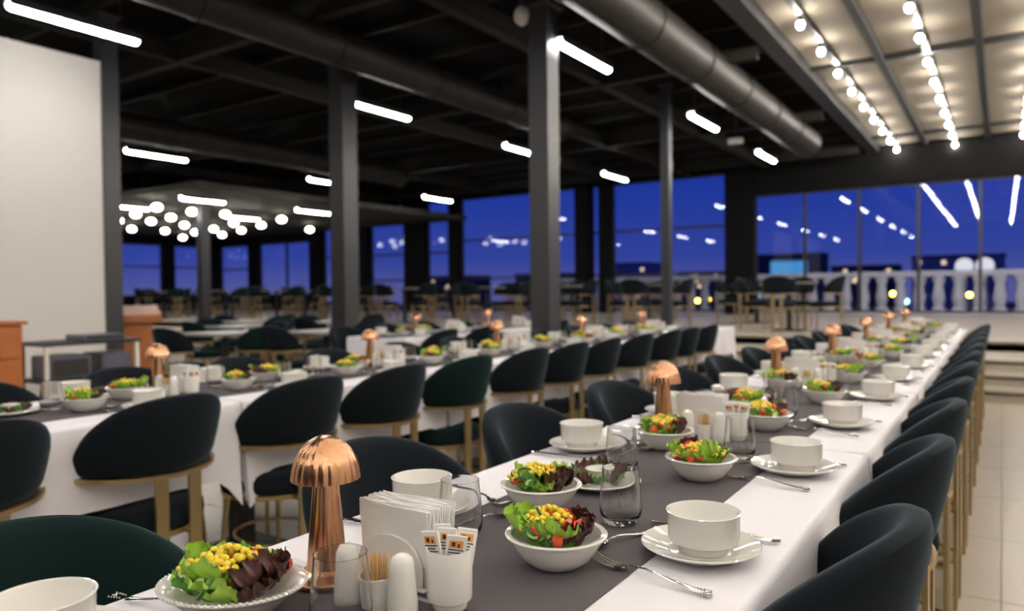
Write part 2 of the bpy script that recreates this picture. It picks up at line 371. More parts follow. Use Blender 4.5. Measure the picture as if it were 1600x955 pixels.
# ------------------------------------------------------------------ outside: balustrade, lamps, city
by = 20.9
bal = empty('balustrade', (0, by, .40))
link('top_rail', MB().box(-12, 7, -.13, .13, 1.03, 1.17, .02).mesh('top_rail', CONC, 0), bal); link('plinth', MB().box(-12, 7, -.14, .14, 0, .18, .02).mesh('plinth', CONC, 0), bal)
bp = [(.14, .18), (.14, .24), (.09, .28), (.135, .45), (.14, .52), (.10, .75), (.09, .85), (.13, .92), (.14, 1.03)]
bme = MB().lathe(bp, 16).mesh('baluster', CONC)
for k in range(45): link('baluster', bme, bal, (-11.8+.42*k, 0, 0))
tag(bal, 'pale concrete balustrade with turned balusters outside the windows', 'balustrade')
for k, (x, y) in enumerate([(-.78, 21.4), (-.35, 21.4)]):
    o = empty('garden_lamp', (x, y, .40)); link('pole', MB().tube([(0, 0, 0), (0, 0, 1.1)], .05, 10).mesh('pole', CONC), o); link('ball', MB().sphere((0, 0, 1.28), .2, 18, 12).mesh('ball', emat('lamp_ball', (1, .95, .95), .8) if k == 0 else bpy.data.materials['lamp_ball']), o)
    tag(o, 'white ball garden lamp behind the balustrade, %s of the pair' % ['left', 'right'][k], 'garden lamp')
struct('ground', MB().box(-60, 30, YW+.3, 24, -8.2, .40).box(-400, 200, YW+.3, 520, -8.3, -8).mesh('ground', mat('terrace', (.12, .115, .11), .8), 0))
rng = random.Random(5)
bd = [(-196, 330, 30, 20, 9), (-150, 330, 24, 20, 13), (-110, 330, 26, 16, 8), (-78, 330, 20, 16, 12), (-46, 330, 24, 16, 9), (-14, 330, 30, 16, 12), (-255, 330, 30, 18, 9)]
for k, (x, y, w_, d_, h_) in enumerate(bd):
    o = empty('far_building', (x, y, -8)); h_ += 8.4; link('walls', MB().box(-w_/2, w_/2, -d_/2, d_/2, 0, h_).mesh('walls', HOTEL if k % 2 else BLDG, 0), o)
    link('parapet', MB().box(-w_/2-.3, w_/2+.3, -d_/2-.3, d_/2+.3, h_, h_+.8).mesh('parapet', BLDG, 0), o)
    wm = MB().box(-.7, .7, -.1, .1, 0, 1.4).mesh('window', WIN, 0)
    for q in range(8):
        link('window', wm, o, (rng.uniform(-w_/2+1.5, w_/2-1.5), -d_/2-.05, rng.uniform(9, h_-2)))
    tag(o, 'distant building outside the far windows, %s counted at the horizon' % ORD[k], 'building', 'distant buildings')
o = empty('lit_sign_building', (-34, 150, -8)); link('walls', MB().box(-6, 6, -3, 3, 0, 15.9).mesh('walls', BLDG, 0), o); link('lit_front', MB().box(-3.4, 3.4, -3.2, -3.02, 12.0, 14.4).mesh('lit_front', CYAN, 0), o)
tag(o, 'far building with a bright cyan lit front', 'building')
SL = [(-21.25, 60, .22, 0), (-20.32, 60, .33, 0), (-16.14, 60, .47, 1), (-6.62, 60, .71, 0), (-5.75, 60, .15, 1), (-1.87, 60, .59, 0), (.94, 60, .49, 0), (1.0, 60, .92, 0)]
for k, (x, y, z, c) in enumerate(SL):
    o = empty('street_light', (x, y, -8)); zz = z+8
    link('lamp_head', MB().sphere((0, 0, zz), .16, 10, 8).mesh('lamp_head', YEL if c == 0 else BLU), o); link('pole', MB().tube([(0, 0, 0), (0, 0, zz-.1)], .05, 6).mesh('pole', BLACK), o)
    tag(o, ['yellow', 'blue'][c]+' street light far beyond the balustrade, %s of these lights' % ORD[k], 'street light', 'street lights')

# ------------------------------------------------------------------ chairs
def chair_meshes(vel):
    me = {}
    # wrap-around backrest: crescent, highest at the rear (+X side), tapering to the arms
    rows = []; TH = R(80); n = 40
    for i in range(n+1):
        th = -TH+2*TH*i/n; u = abs(th)/TH
        top = .585+.235*max(0, 1-u**2.3)**.72+.018; bot = .572+.01*u
        endf = min(1, (1-u)/.07) if u > .93 else 1; endf = math.sqrt(max(0, 1-(1-endf)**2))*.97+.03
        hm = (top+bot)/2; hh = (top-bot)/2*max(endf, .25); tk = .029*(.35+.65*endf)
        R0 = .222
        sec = []
        K = 16
        for k in range(K):
            a = 2*PI*k/K; ca, sa = math.cos(a), math.sin(a)
            ex = .55; px = math.copysign(abs(ca)**ex, ca)*tk; pz = math.copysign(abs(sa)**ex, sa)
            z = hm+pz*hh; lean = .055*(z-.60)/.25
            r_ = R0+px+lean; sec.append((r_*math.cos(th), 1.02*r_*math.sin(th), z))
        rows.append(sec)
    mb = MB().grid(rows, closed_u=True); K = 16
    mb.f.append(tuple(range(K-1, -1, -1))); mb.f.append(tuple(n*K+k for k in range(K)))
    me['backrest'] = mb.mesh('backrest', vel, 60)
    tr = MB()
    rows = []
    for i in range(31):
        th = -R(74)+2*R(74)*i/30; z = .566+.01*(abs(th)/TH)
        rows.append([((.226+dx)*math.cos(th), 1.02*(.226+dx)*math.sin(th), z+dz) for dx, dz in ((-.026, -.008), (.03, -.008), (.03, .006), (-.026, .006))])
    tr.grid(rows, closed_u=True); tr.f += [(3, 2, 1, 0), tuple(30*4+k for k in range(4))]
    me['trim'] = tr.mesh('trim', GOLD, 30)
    me['seat'] = MB().lathe([(.001, .372), (.195, .372), (.216, .38), (.222, .40), (.219, .425), (.202, .443), (.17, .452), (.001, .455)], 36).mesh('seat', vel, 50)
    me['seat_ring'] = MB().loop_lathe([(.185, .352), (.217, .352), (.217, .371), (.185, .371)], 36).mesh('seat_ring', GOLD, 30)
    for s in (-1, 1):
        y = s*.062
        m = MB()
        pr = [(.240, 0), (.240, .36), (.240, .57)]
        rows = [[(x-.006, y-.023, z), (x+.006, y-.023, z), (x+.006, y+.023, z), (x-.006, y+.023, z)] for x, z in pr]
        m.grid(rows, closed_u=True); m.f += [(3, 2, 1, 0), (8, 9, 10, 11)]
        me['rear_leg%d' % s] = m.mesh('rear_leg', GOLD, 0)
        me['leg%d' % s] = MB().tube([(-.17, s*.15, 0), (-.155, s*.14, .2), (-.14, s*.13, .355)], [.010, .011, .012], 10).mesh('front_leg', GOLD)
        me['arm%d' % s] = MB().box(.18, .240, y-.02, y+.02, .352, .364).mesh('bracket', GOLD, 0)
    # low foot ring linking the legs
    pts = []
    for k in range(25):
        a = R(62)+(2*PI-2*R(62))*k/24; pts.append((.03+.21*math.cos(a), .17*math.sin(a), .17))
    me['stretcher'] = MB().tube([(.236, .062, .17)]+pts+[(.236, -.062, .17)], .007, 8).mesh('stretcher', GOLD)
    return me
CM = {'navy': chair_meshes(NAVY), 'green': chair_meshes(GREEN)}
def chair(x, y, rz, label, colour='navy', z=0, group=None, small=False):
    """rz = direction the chair's rear points to"""
    me = CM[colour]; o = empty('barrel_chair', (x, y, z), rz)
    bk = link('backrest', me['backrest'], o); link('trim', me['trim'], bk)
    se = link('seat', me['seat'], o); link('seat_ring', me['seat_ring'], se)
    for s in (-1, 1):
        lg = link('rear_leg', me['rear_leg%d' % s], o); link('bracket', me['arm%d' % s], lg)
        link('front_leg', me['leg%d' % s], o)
    if not small: link('stretcher', me['stretcher'], o)
    tag(o, label, 'chair', group)
    return o

# ------------------------------------------------------------------ long tables: table, cloth, runner
TZ = .75
def table_base(name, x0, x1, y0, y1, label):
    o = empty(name, ((x0+x1)/2, (y0+y1)/2, 0)); w_, l_ = (x1-x0)/2-.008, (y1-y0)/2-.008
    link('tabletop', MB().box(-w_, w_, -l_, l_, TZ-.035, TZ-.004, .004).mesh('tabletop', BLACK, 0), o)
    for s in (-1, 1):
        lg = link('pedestal', MB().box(-.04, .04, s*l_*.6-.04, s*l_*.6+.04, .02, TZ-.035).mesh('pedestal', BLACK, 0), o)
        link('foot', MB().box(-.2, .2, s*l_*.6-.2, s*l_*.6+.2, 0, .02, .004).mesh('foot', BLACK, 0), lg)
    tag(o, label, 'table')
def cloth(x0, x1, y0, y1, label, seed, drop=.285, ends=(0, 0)):
    rg = random.Random(seed); cx, cy = (x0+x1)/2, (y0+y1)/2; w_, l_ = (x1-x0)/2, (y1-y0)/2-.003
    per = []           # (x, y, nx, ny, corner closeness, side?)
    def side(ax, ay, bx_, by_, nx, ny, n, lng):
        for i in range(n):
            t = i/n; L = math.hypot(bx_-ax, by_-ay); dc = min(t, 1-t)*L
            per.append((ax+(bx_-ax)*t, ay+(by_-ay)*t, nx, ny, math.exp(-(dc/.07)**2), lng))
    side(-w_, -l_, w_, -l_, 0, -1, 24, 0); side(w_, -l_, w_, l_, 1, 0, 48, 1); side(w_, l_, -w_, l_, 0, 1, 24, 0); side(-w_, l_, -w_, -l_, -1, 0, 48, 1)
    n = len(per); ph = [rg.uniform(0, 6.28) for _ in range(4)]
    prof = [(0, 0), (.004, -.001), (.009, -.005), (.012, -.014)]
    vs = [[(x*.97, y*.985, TZ) for (x, y, *_) in per]]
    for dx, dz in prof:
        vs.append([(x+nx*(dx-.01), y+ny*(min(dx-.01, 0)), TZ+dz) for (x, y, nx, ny, c, l) in per])
    for k in range(1, 9):
        t = k/8; rw = []
        for i, (x, y, nx, ny, c, l) in enumerate(per):
            wv = (.5*math.sin(y*9+ph[0])+.35*math.sin(y*21+ph[1])+.2*math.sin(y*37+ph[2])) if l else 0
            end_free = ends[0] if ny < 0 else ends[1]
            d_ = (drop+.13*c)*(1 if l else (1 if end_free else .9))
            off = .002+(.010*t*(1+wv) + .028*c*t if l else (.010*t if end_free else -.012*t))
            rw.append((x+nx*off, y+ny*off-(.0 if l else 0), TZ-.014-(d_-.014)*t))
        vs.append(rw)
    mb = MB().grid(vs, closed_u=True); mb.f.append(tuple(range(n)))
    o = link('tablecloth', mb.mesh('tablecloth', CLOTH, 50), None, (cx, cy, 0)); tag(o, label, 'tablecloth', 'white tablecloths')
def runner(x0, x1, y0, y1, label, seed, hang=False):
    rg = random.Random(seed); rows = []
    ys = [y0+(y1-y0)*i/14 for i in range(15)]; xs = [x0+(x1-x0)*i/8 for i in range(9)]
    p = rg.uniform(0, 6)
    def zz(x, y): return TZ+.0022+.0006*math.sin(x*25+p)*math.sin(y*9+p)
    for dz in (0,): rows = [[(x, y+.003*math.sin(x*14+p), zz(x, y)) for x in xs] for y in ys]
    mb = MB().grid(rows); nb = len(mb.v); rows2 = [[(x, y, z-.0016) for (x, y, z) in r_] for r_ in rows]
    mb.grid([list(reversed(r_)) for r_ in rows2])
    W_ = 9; per = [i for i in range(W_)]+[W_*j+W_-1 for j in range(1, 15)]+[14*W_+i for i in range(W_-2, -1, -1)]+[W_*j for j in range(13, 0, -1)]
    low = lambda i: nb+(i//W_)*W_+(W_-1-i % W_)
    for a in range(len(per)):
        b_ = (a+1) % len(per); mb.f.append((per[b_], per[a], low(per[a]), low(per[b_])))
    o = link('table_runner', mb.mesh('table_runner', RUN, 60)); tag(o, label, 'table runner', 'grey table runners')
L = 1.275
T1X0, T1X1 = -1.02, -.28; T2X0, T2X1 = -3.22, -2.48; T3X0, T3X1 = -5.24, -4.5
T1Y = [-.515+L*k for k in range(8)]; T2Y = [.53+L*k for k in range(7)]; T2Y = [T2Y[0]-L]+T2Y; T3Y = [5.0+L*k for k in range(3)]
for nm, X0, X1, YS in (('nearest', T1X0, T1X1, T1Y), ('second', T2X0, T2X1, T2Y), ('third', T3X0, T3X1, T3Y)):
    for k in range(len(YS)-1):
        a, c = YS[k], YS[k+1]
        table_base('banquet_table', X0, X1, a, c, 'black pedestal table under white cloth, %s in the %s long row' % (ORD[k], nm))
        cloth(X0, X1, a, c, 'white tablecloth, %s from the camera in the %s long row' % (ORD[k], nm), k*7+len(nm), ends=(k == 0, k == len(YS)-2))
        runner(X0+.175, X1-.175, a+.004, c-.004, 'dark grey runner on the %s tablecloth of the %s long row' % (ORD[k], nm), k+len(nm)*3)

# ------------------------------------------------------------------ tableware meshes
ME = {}
ME['cup'] = MB().loop_lathe([(.004, .0), (.036, 0), (.038, .003), (.042, .012), (.052, .017), (.0545, .024), (.056, .060), (.0575, .063), (.0545, .0635), (.0525, .060), (.051, .026), (.046, .020), (.004, .016)], 48).mesh('cup', PORC, 40)
ME['saucer'] = MB().loop_lathe([(.003, .002), (.045, .0), (.05, .002), (.075, .009), (.090, .0165), (.0925, .0185), (.091, .0205), (.075, .0150), (.052, .0075), (.046, .0065), (.003, .0065)], 56).mesh('saucer', PORC, 40)
ME['bowl'] = MB().loop_lathe([(.003, .002), (.036, 0), (.040, .002), (.055, .014), (.068, .034), (.0715, .043), (.0775, .0455), (.0785, .048), (.076, .050), (.069, .0485), (.065, .036), (.052, .017), (.038, .008), (.003, .007)], 48).mesh('bowl', PORC, 40)
ME['plate'] = MB().loop_lathe([(.003, .002), (.055, 0), (.06, .002), (.085, .012), (.088, .014), (.085, .016), (.058, .008), (.003, .007)], 48).mesh('plate', PORC, 40)
ME['dip'] = MB().loop_lathe([(.002, 0), (.022, 0), (.030, .022), (.031, .024), (.028, .024), (.021, .004), (.002, .004)], 32).mesh('dip', PORC, 40)
ME['glass'] = MB().loop_lathe([(.001, .0), (.026, 0), (.031, .003), (.0375, .02), (.0385, .034), (.036, .06), (.0325, .098), (.0325, .1), (.0313, .1), (.0312, .098), (.0345, .06), (.0370, .034), (.0360, .022), (.030, .0125), (.001, .010)], 48).mesh('glass', GLASS, 60)
def lob(n, amp): return lambda a, h: 1+amp*abs(math.cos(n*a/2))-amp*.5
dome = [(.0493, .148), (.0490, .152), (.0475, .163), (.044, .176), (.037, .190), (.027, .201), (.015, .208), (.006, .2105), (.0001, .211)]
sh = MB().lathe(dome, 264, lob=lambda a, h: 1+.035*(abs(math.sin(11*a))-.6)*min(1, max(.0, (.2115-h)/.012)))
sh.lathe([(.0480, .148), (.0450, .163), (.034, .188), (.0001, .200)], 36)
ME['shade'] = sh.mesh('shade', COPPER, 70)
ME['stem'] = MB().lathe([(.030, .018), (.0275, .03), (.026, .05), (.0175, .15), (.0165, .185)], 96, lob=lambda a, h: 1+.05*(abs(math.cos(4*a))-.6)).mesh('stem', COPPER, 45)
ME['lbase'] = MB().lathe([(.001, 0), (.048, 0), (.050, .002), (.050, .006), (.047, .009), (.036, .013), (.030, .019), (.001, .019)], 48).mesh('base', COPPER, 40)
ME['shaker'] = MB().lathe([(.001, 0), (.019, 0), (.0205, .002), (.020, .02), (.0165, .062), (.0155, .072), (.012, .079), (.006, .0825), (.0001, .083)], 32).mesh('shaker', PORC, 45)
hol = MB()
for k in range(5): hol.sphere((.005*math.cos(k*1.2566), .005*math.sin(k*1.2566), .0822), .0007, 6, 4)
ME['holes'] = hol.mesh('holes', INK)
ME['pickcup'] = MB().loop_lathe([(.002, 0), (.017, 0), (.019, .002), (.0205, .046), (.0195, .0465), (.018, .006), (.002, .005)], 32).mesh('pick_cup', PORC, 40)
rg = random.Random(3); pk = MB()
for k in range(34):
    a = rg.uniform(0, 6.28); r_ = .014*math.sqrt(rg.random()); q = 1.0+rg.uniform(0, .25); pk.tube([(r_*math.cos(a)*.8, r_*math.sin(a)*.8, .007), (r_*math.cos(a)*q, r_*math.sin(a)*q, .069), (r_*math.cos(a)*q*1.02, r_*math.sin(a)*q*1.02, .074)], [.0010, .0010, .0002], 5)
ME['picks'] = pk.mesh('toothpicks', STICK)
ME['sugarcup'] = MB().loop_lathe([(.002, 0), (.022, 0), (.0235, .002), (.024, .009), (.0295, .013), (.0305, .018), (.031, .078), (.0305, .0795), (.0285, .079), (.0280, .018), (.022, .014), (.002, .012)], 40).mesh('sugar_cup', PORC, 40)
sa = MB().box(-.0135, .0135, -.0016, .0016, 0, .090, .0012); ME['sachet'] = sa.mesh('sachet', PAPER, 0)
ME['sprint'] = MB().box(-.009, .009, -.0019, -.0017, .073, .083).mesh('emblem', ORANGE, 0)
ink = MB()
for q in range(3): ink.box(-.010, .010-.004*(q % 2), -.0019, -.0017, .0695-.004*q, .0712-.004*q)
ink.box(-.006, -.001, -.00205, -.00185, .075, .081); ink.box(.002, .005, -.00205, -.00185, .074, .079); ME['sink'] = ink.mesh('print', INK, 0)
nh = MB()                       # napkin holder: base and two arched cheeks
nh.box(-.06, .06, -.03, .03, 0, .006, .002); ME['nbase'] = nh.mesh('base', PORC, 0)
def cheek():
    rows = []
    for y in (-.002, .002):
        r_ = [(-.055, y, .006)]+[(.055*math.cos(PI-PI*k/16), y, .03+.042*math.sin(PI*k/16)) for k in range(17)]+[(.055, y, .006)]
        rows.append(r_)
    m = MB().grid(rows, closed_u=True); n = 19; m.f += [tuple(range(n-1, -1, -1)), tuple(n+k for k in range(n))]; return m.mesh('cheek', PORC, 0)
ME['cheek'] = cheek()
def nap(seed):
    rg = random.Random(seed); rows = []; bow = rg.uniform(-.002, .002)
    for z in (0, .03, .06, .09, .108):
        rows.append([(x, bow*math.sin((x+.075)/.15*PI)*(z/.1)+.003*rg.uniform(-1, 1)*(z/.1)**2, z+(rg.uniform(-.002, .002) if z > .1 else 0)) for x in (-.066, -.035, 0, .035, .066)])
    f = MB().grid(rows); n = len(f.v); f.grid([[(x, y+.0016, z) for (x, y, z) in reversed(r_)] for r_ in rows]); 
    per = [0, 1, 2, 3, 4, 9, 14, 19, 24, 23, 22, 21, 20, 15, 10, 5]
    lo = lambda i: n+(i//5)*5+(4-i % 5)
    for a in range(16): b_ = (a+1) % 16; f.f.append((per[b_], per[a], lo(per[a]), lo(per[b_])))
    return f.mesh('napkin', PAPER, 50)
NAP = [nap(k) for k in range(5)]
# cutlery, handle end at -x, head at +x
def strip(secs, th):
    """secs: (x, halfwidth, z) -> solid thin strip"""
    rows = []
    for x, h, z in secs: rows.append([(x, -h, z), (x, -h*.5, z+th), (x, h*.5, z+th), (x, h, z), (x, h*.5, z-th*.3), (x, -h*.5, z-th*.3)])
    m = MB().grid(rows, closed_u=True); n = len(secs)-1; m.f += [tuple(range(5, -1, -1)), tuple(n*6+k for k in range(6))]; return m
hand = [(-.105, .003, .002), (-.102, .0075, .002), (-.095, .0088, .0025), (-.088, .0072, .0025), (-.06, .0050, .0045), (-.03, .0034, .008), (0, .0026, .011), (.025, .0028, .009)]
def beads(m):
    for s in (-1, 1):
        for k in range(5): m.sphere((-.100+.0045*k, s*(.0068-.0004*k), .004), .0016, 6, 4)
    m.sphere((-.096, 0, .0042), .004, 8, 5, .5); return m
fk = beads(strip(hand+[(.035, .008, .0055), (.044, .0115, .0035), (.052, .012, .003)], .0016)); ME['fork'] = fk.mesh('handle', STEEL, 60)
tn = MB()
for k in range(4):
    y = -.0096+.0064*k; tn.tube([(.050, y, .0032), (.065, y, .0030), (.082, y*.97, .0062), (.096, y*.95, .0125)], [.0019, .0017, .0014, .0007], 7)
ME['tines'] = tn.mesh('tines', STEEL)
sp = beads(strip([(x*.72, h*.8, z) for x, h, z in hand]+[(.026, .004, .006)], .0014)); ME['spoon'] = sp.mesh('handle', STEEL, 60)
rows = []
for i in range(9):
    a = PI*i/8; x = .045-.021*math.cos(a); h = max(.0008, .0145*math.sin(a)**.8)
    rows.append([(x, h*math.cos(PI-PI*k/8), .0075-.0062*math.sin(a)*math.sin(PI*k/8)) for k in range(9)])
sb = MB().grid(rows); n_ = len(sb.v); sb.grid([[(x, y*.94, z+.0011) for (x, y, z) in reversed(r_)] for r_ in rows]); ME['spoonbowl'] = sb.mesh('spoon_bowl', STEEL, 70)
kn = beads(strip([(-.115, .003, .003), (-.108, .0075, .003), (-.1, .008, .0035), (-.06, .006, .004), (-.01, .0055, .004), (0, .004, .004)], .003)); ME['knife'] = kn.mesh('handle', STEEL, 60)
ME['blade'] = strip([(-.002, .006, .004), (.01, .009, .004), (.06, .0095, .004), (.095, .007, .004), (.108, .001, .004)], .0009).mesh('blade', STEEL, 40)
# salad pieces
def leaf(seed, mt, L_=.055, W_=.045, curl=.5, ruf=.006):
    rg = random.Random(seed); n, m = 15, 41; rows = []; p1, p2 = rg.uniform(0, 6), rg.uniform(0, 6)
    for i in range(n):
        t = i/(n-1); wd = W_*.5*(.25+.95*math.sin(PI*.5*min(1, t*1.35))**.9)*(1-.12*t); row = []
        for j in range(m):
            u = j/(m-1)*2-1; ed = max(abs(u)**3, t**4)
            z = curl*.012*(u*u)+ruf*.62*ed*(math.sin(u*9+p1+t*7)+.45*math.sin(t*15+u*17+p2))+.014*t*t*curl-.010*curl*math.sin(PI*t)
            row.append((t*L_*(1-.30*u*u*t)+.0012*ed*math.sin(u*19+p2), u*wd*(1-.04*math.sin(t*20+p1)*ed), z))
        rows.append(row)
    mb = MB().grid(rows); mb.grid([[(x, y, z-.0008) for (x, y, z) in reversed(r_)] for r_ in rows]); return mb.mesh('lettuce_leaf', mt, 80)
LG = [leaf(k, LEAFG, .05+.008*(k % 3), .042, .5+.3*(k % 2), .007) for k in range(5)]
LD = [leaf(20+k, LEAFD, .045, .034, .5, .006) for k in range(3)]
LR = [leaf(40+k, LEAFR, .044, .044, .8, .0075) for k in range(4)]
def chunk(seed, mt, s):
    rg = random.Random(seed); mb = MB().box(-s, s, -s*.75, s*.75, -s*.6, s*.6, s*.3)
    mb.v = [tuple(c*(1+rg.uniform(-.22, .22)) for c in p) for p in mb.v]; return mb.mesh('piece', mt, 50)
TM = [chunk(k, TOM, .0095) for k in range(3)]
def cucumber(half):
    m = MB(); n = 20; a1 = PI if half else 2*PI
    m.lathe([(.001, -.0022), (.0135, -.0022), (.0135, .0022), (.001, .0022)], 22)
    if half: m.v = [(x, max(0, y), z) for x, y, z in m.v]
    return m.mesh('cucumber_slice', CUC, 40)
CU = [cucumber(False), cucumber(True)]
cs = MB().loop_lathe([(.0134, -.0024), (.0148, -.0018), (.0148, .0018), (.0134, .0024)], 22); CSK = cs.mesh('skin', CUCR, 60)
cs2 = MB(); cs2.loop_lathe([(.0134, -.0024), (.0148, -.0018), (.0148, .0018), (.0134, .0024)], 22); cs2.v = [(x, max(0, y), z) for x, y, z in cs2.v]; CSK2 = cs2.mesh('skin', CUCR, 60)
def cornheap(seed, n, rad):
    rg = random.Random(seed); m = MB()
    for k in range(n):
        a = rg.uniform(0, 6.28); r_ = rad*math.sqrt(rg.random()); z = .013*(1-(r_/rad)**2)*rg.uniform(.3, 1.15)
        c = (r_*math.cos(a), r_*math.sin(a), z); s = rg.uniform(.0034, .0046); i0 = len(m.v); m.sphere((0, 0, 0), s, 8, 6, rg.uniform(.7, 1.1))
        q = Matrix.Rotation(rg.uniform(-1, 1), 3, 'X') @ Matrix.Rotation(rg.uniform(-1, 1), 3, 'Y')
        m.v[i0:] = [tuple(q @ Vector(p)+Vector(c)) for p in m.v[i0:]]
    return m.mesh('corn_kernels', CORN, 60)
CH = [cornheap(1, 70, .030), cornheap(2, 24, .018), cornheap(3, 16, .022)]
dl = MB(); rg = random.Random(9)
for k in range(26):
    a = rg.uniform(-1, 1); l_ = rg.uniform(.012, .03); b0 = Vector((rg.uniform(-.012, .012), rg.uniform(-.006, .006), 0)); tip = b0+Vector((math.sin(a)*l_*.8, rg.uniform(-.3, .3)*l_, l_)); dl.tube([b0, (b0+tip)/2+Vector((0, 0, .003)), tip], [.0007, .0006, .0002], 4)
DILL = dl.mesh('dill_sprig', LEAFD, 60)

def salad(x, y, z, rad, hgt, seed, label, full=True, style=0):
    """heap of mixed salad resting in a dish of inner radius rad"""
    rg = random.Random(seed); o = empty('mixed_salad', (x, y, z)); tag(o, label, 'salad')
    def dome(r_, a): return hgt*(.45+.55*(1-(r_/rad)**2))
    side = rg.uniform(0, 6.28) if style == 0 else style
    nl = 16 if full else 8
    for k in range(nl):                              # bed of leaves up to the rim, red ones on one side
        a = 2*PI*k/nl+rg.uniform(-.2, .2); r0 = rad*rg.uniform(.12, .42)
        red = math.cos(a-side) > .55
        me = rg.choice(LR) if red else (rg.choice(LG) if rg.random() < .7 else rg.choice(LD))
        link('lettuce_leaf', me, o, (r0*math.cos(a), r0*math.sin(a), hgt*(.5+rg.uniform(0, .25))), rot=(rg.uniform(-.3, .3), -rg.uniform(.12, .5), a+rg.uniform(-.4, .4)), sc=rg.uniform(.72, .95)*rad/.066)
    for k in range(9 if full else 5):                # leaves lying against the dish wall
        a = 2*PI*k/(9 if full else 5)+rg.uniform(-.2, .2); me = rg.choice(LR if math.cos(a-side) > .6 else LG+LD)
        link('lettuce_leaf', me, o, (rad*.30*math.cos(a), rad*.30*math.sin(a), hgt*.26), rot=(rg.uniform(-.15, .15), -rg.uniform(.5, .62), a), sc=rg.uniform(.70, .8)*rad/.075)
    for k in range(4 if full else 2):                # leaves standing up
        a = side+rg.uniform(-.7, .7)+(PI if k == 3 else 0); me = rg.choice(LR if k < 3 else LG)
        link('lettuce_leaf', me, o, (rad*.45*math.cos(a), rad*.45*math.sin(a), hgt*.6), rot=(rg.uniform(-.4, .4), -rg.uniform(.5, 1.1), a+rg.uniform(-.5, .5)), sc=rg.uniform(.65, .85)*rad/.066)
    for k in range(13 if full else 4):
        a = side+PI/2+rg.uniform(-1.2, 1.2)+(PI if rg.random() < .3 else 0); r_ = rad*rg.uniform(.3, .8)
        link('tomato_piece', rg.choice(TM), o, (r_*math.cos(a), r_*math.sin(a), dome(r_, a)+.007), rot=(rg.uniform(-1, 1), rg.uniform(-1, 1), rg.uniform(0, 6)), sc=rg.uniform(.8, 1.25))
    for k in range(11 if full else 3):
        a = side+PI+rg.uniform(-1.7, 1.7); r_ = rad*rg.uniform(.35, .8); h_ = rg.random() < .5
        c = link('cucumber_slice', CU[1 if h_ else 0], o, (r_*math.cos(a), r_*math.sin(a), dome(r_, a)+.008), rot=(rg.uniform(-.9, .9), rg.uniform(-.9, .9), rg.uniform(0, 6)), sc=rg.uniform(.8, 1.1)); link('skin', CSK2 if h_ else CSK, c)
    a = side+PI*.8
    link('corn_kernels', CH[0], o, (rad*.18*math.cos(a), rad*.18*math.sin(a), hgt*1.08), rz=rg.uniform(0, 6), sc=rad/.066)['kind'] = 'stuff'
    if full:
        for q in (1.1, -1.0): link('corn_kernels', CH[2], o, (rad*.55*math.cos(a+q), rad*.55*math.sin(a+q), dome(rad*.55, a)+.006), rz=rg.uniform(0, 6))['kind'] = 'stuff'
    return o

# ------------------------------------------------------------------ placing tableware
def simple(name, key, x, y, z, label, cat, group, rz=0): return tag(link(name, ME[key], None, (x, y, z), rz), label, cat, group)
ZC = TZ+.0005; ZR = TZ+.0032
ROWN = {1: 'nearest', 2: 'second', 3: 'third'}
def setting(x, y, s, row, n, rg, near=True, cut=True, zc=ZC):
    """one place: s = +1 right-hand side of the table, -1 left-hand side"""
    sd = 'right' if s > 0 else 'left'; w_ = 'at the %s %s-hand place of the %s long table' % (ORD[n], sd, ROWN[row])
    simple('saucer', 'saucer', x, y, ZR, 'white saucer '+w_, 'saucer', 'saucers', rg.uniform(0, 6))
    simple('soup_cup', 'cup', x+rg.uniform(-.006, .006), y+rg.uniform(-.006, .006), ZR+.0068, 'white soup cup '+w_, 'cup', 'soup cups', rg.uniform(0, 6))
    if not cut: return
    base = 0 if s > 0 else PI
    def cutl(name, key, head, hn, dx, dy, a, z=ZR):
        o = empty(name, (x+s*dx, y+s*dy, z), base+a); link('handle', ME[key], o); link(hn, ME[head], o)
        tag(o, 'ornate steel %s %s' % (name.replace('_', ' '), w_), name.split('_')[-1], name.replace('_', ' ')+'s')
    cutl('dinner_fork', 'fork', 'tines', 'tines', -.035, -.132, PI+R(-10)+rg.uniform(-.04, .04))
    cutl('tea_spoon', 'spoon', 'spoonbowl', 'spoon_bowl', -.135, -.02, PI+R(72)+rg.uniform(-.06, .06))
    cutl('dinner_knife', 'knife', 'blade', 'blade', -.02, .108, PI+R(3)+rg.uniform(-.05, .05))
def lamp(x, y, label, z=ZR):
    o = empty('table_lamp', (x, y, z), R(11)); link('base', ME['lbase'], o); link('stem', ME['stem'], o); link('shade', ME['shade'], o)
    tag(o, label, 'lamp', 'copper table lamps')
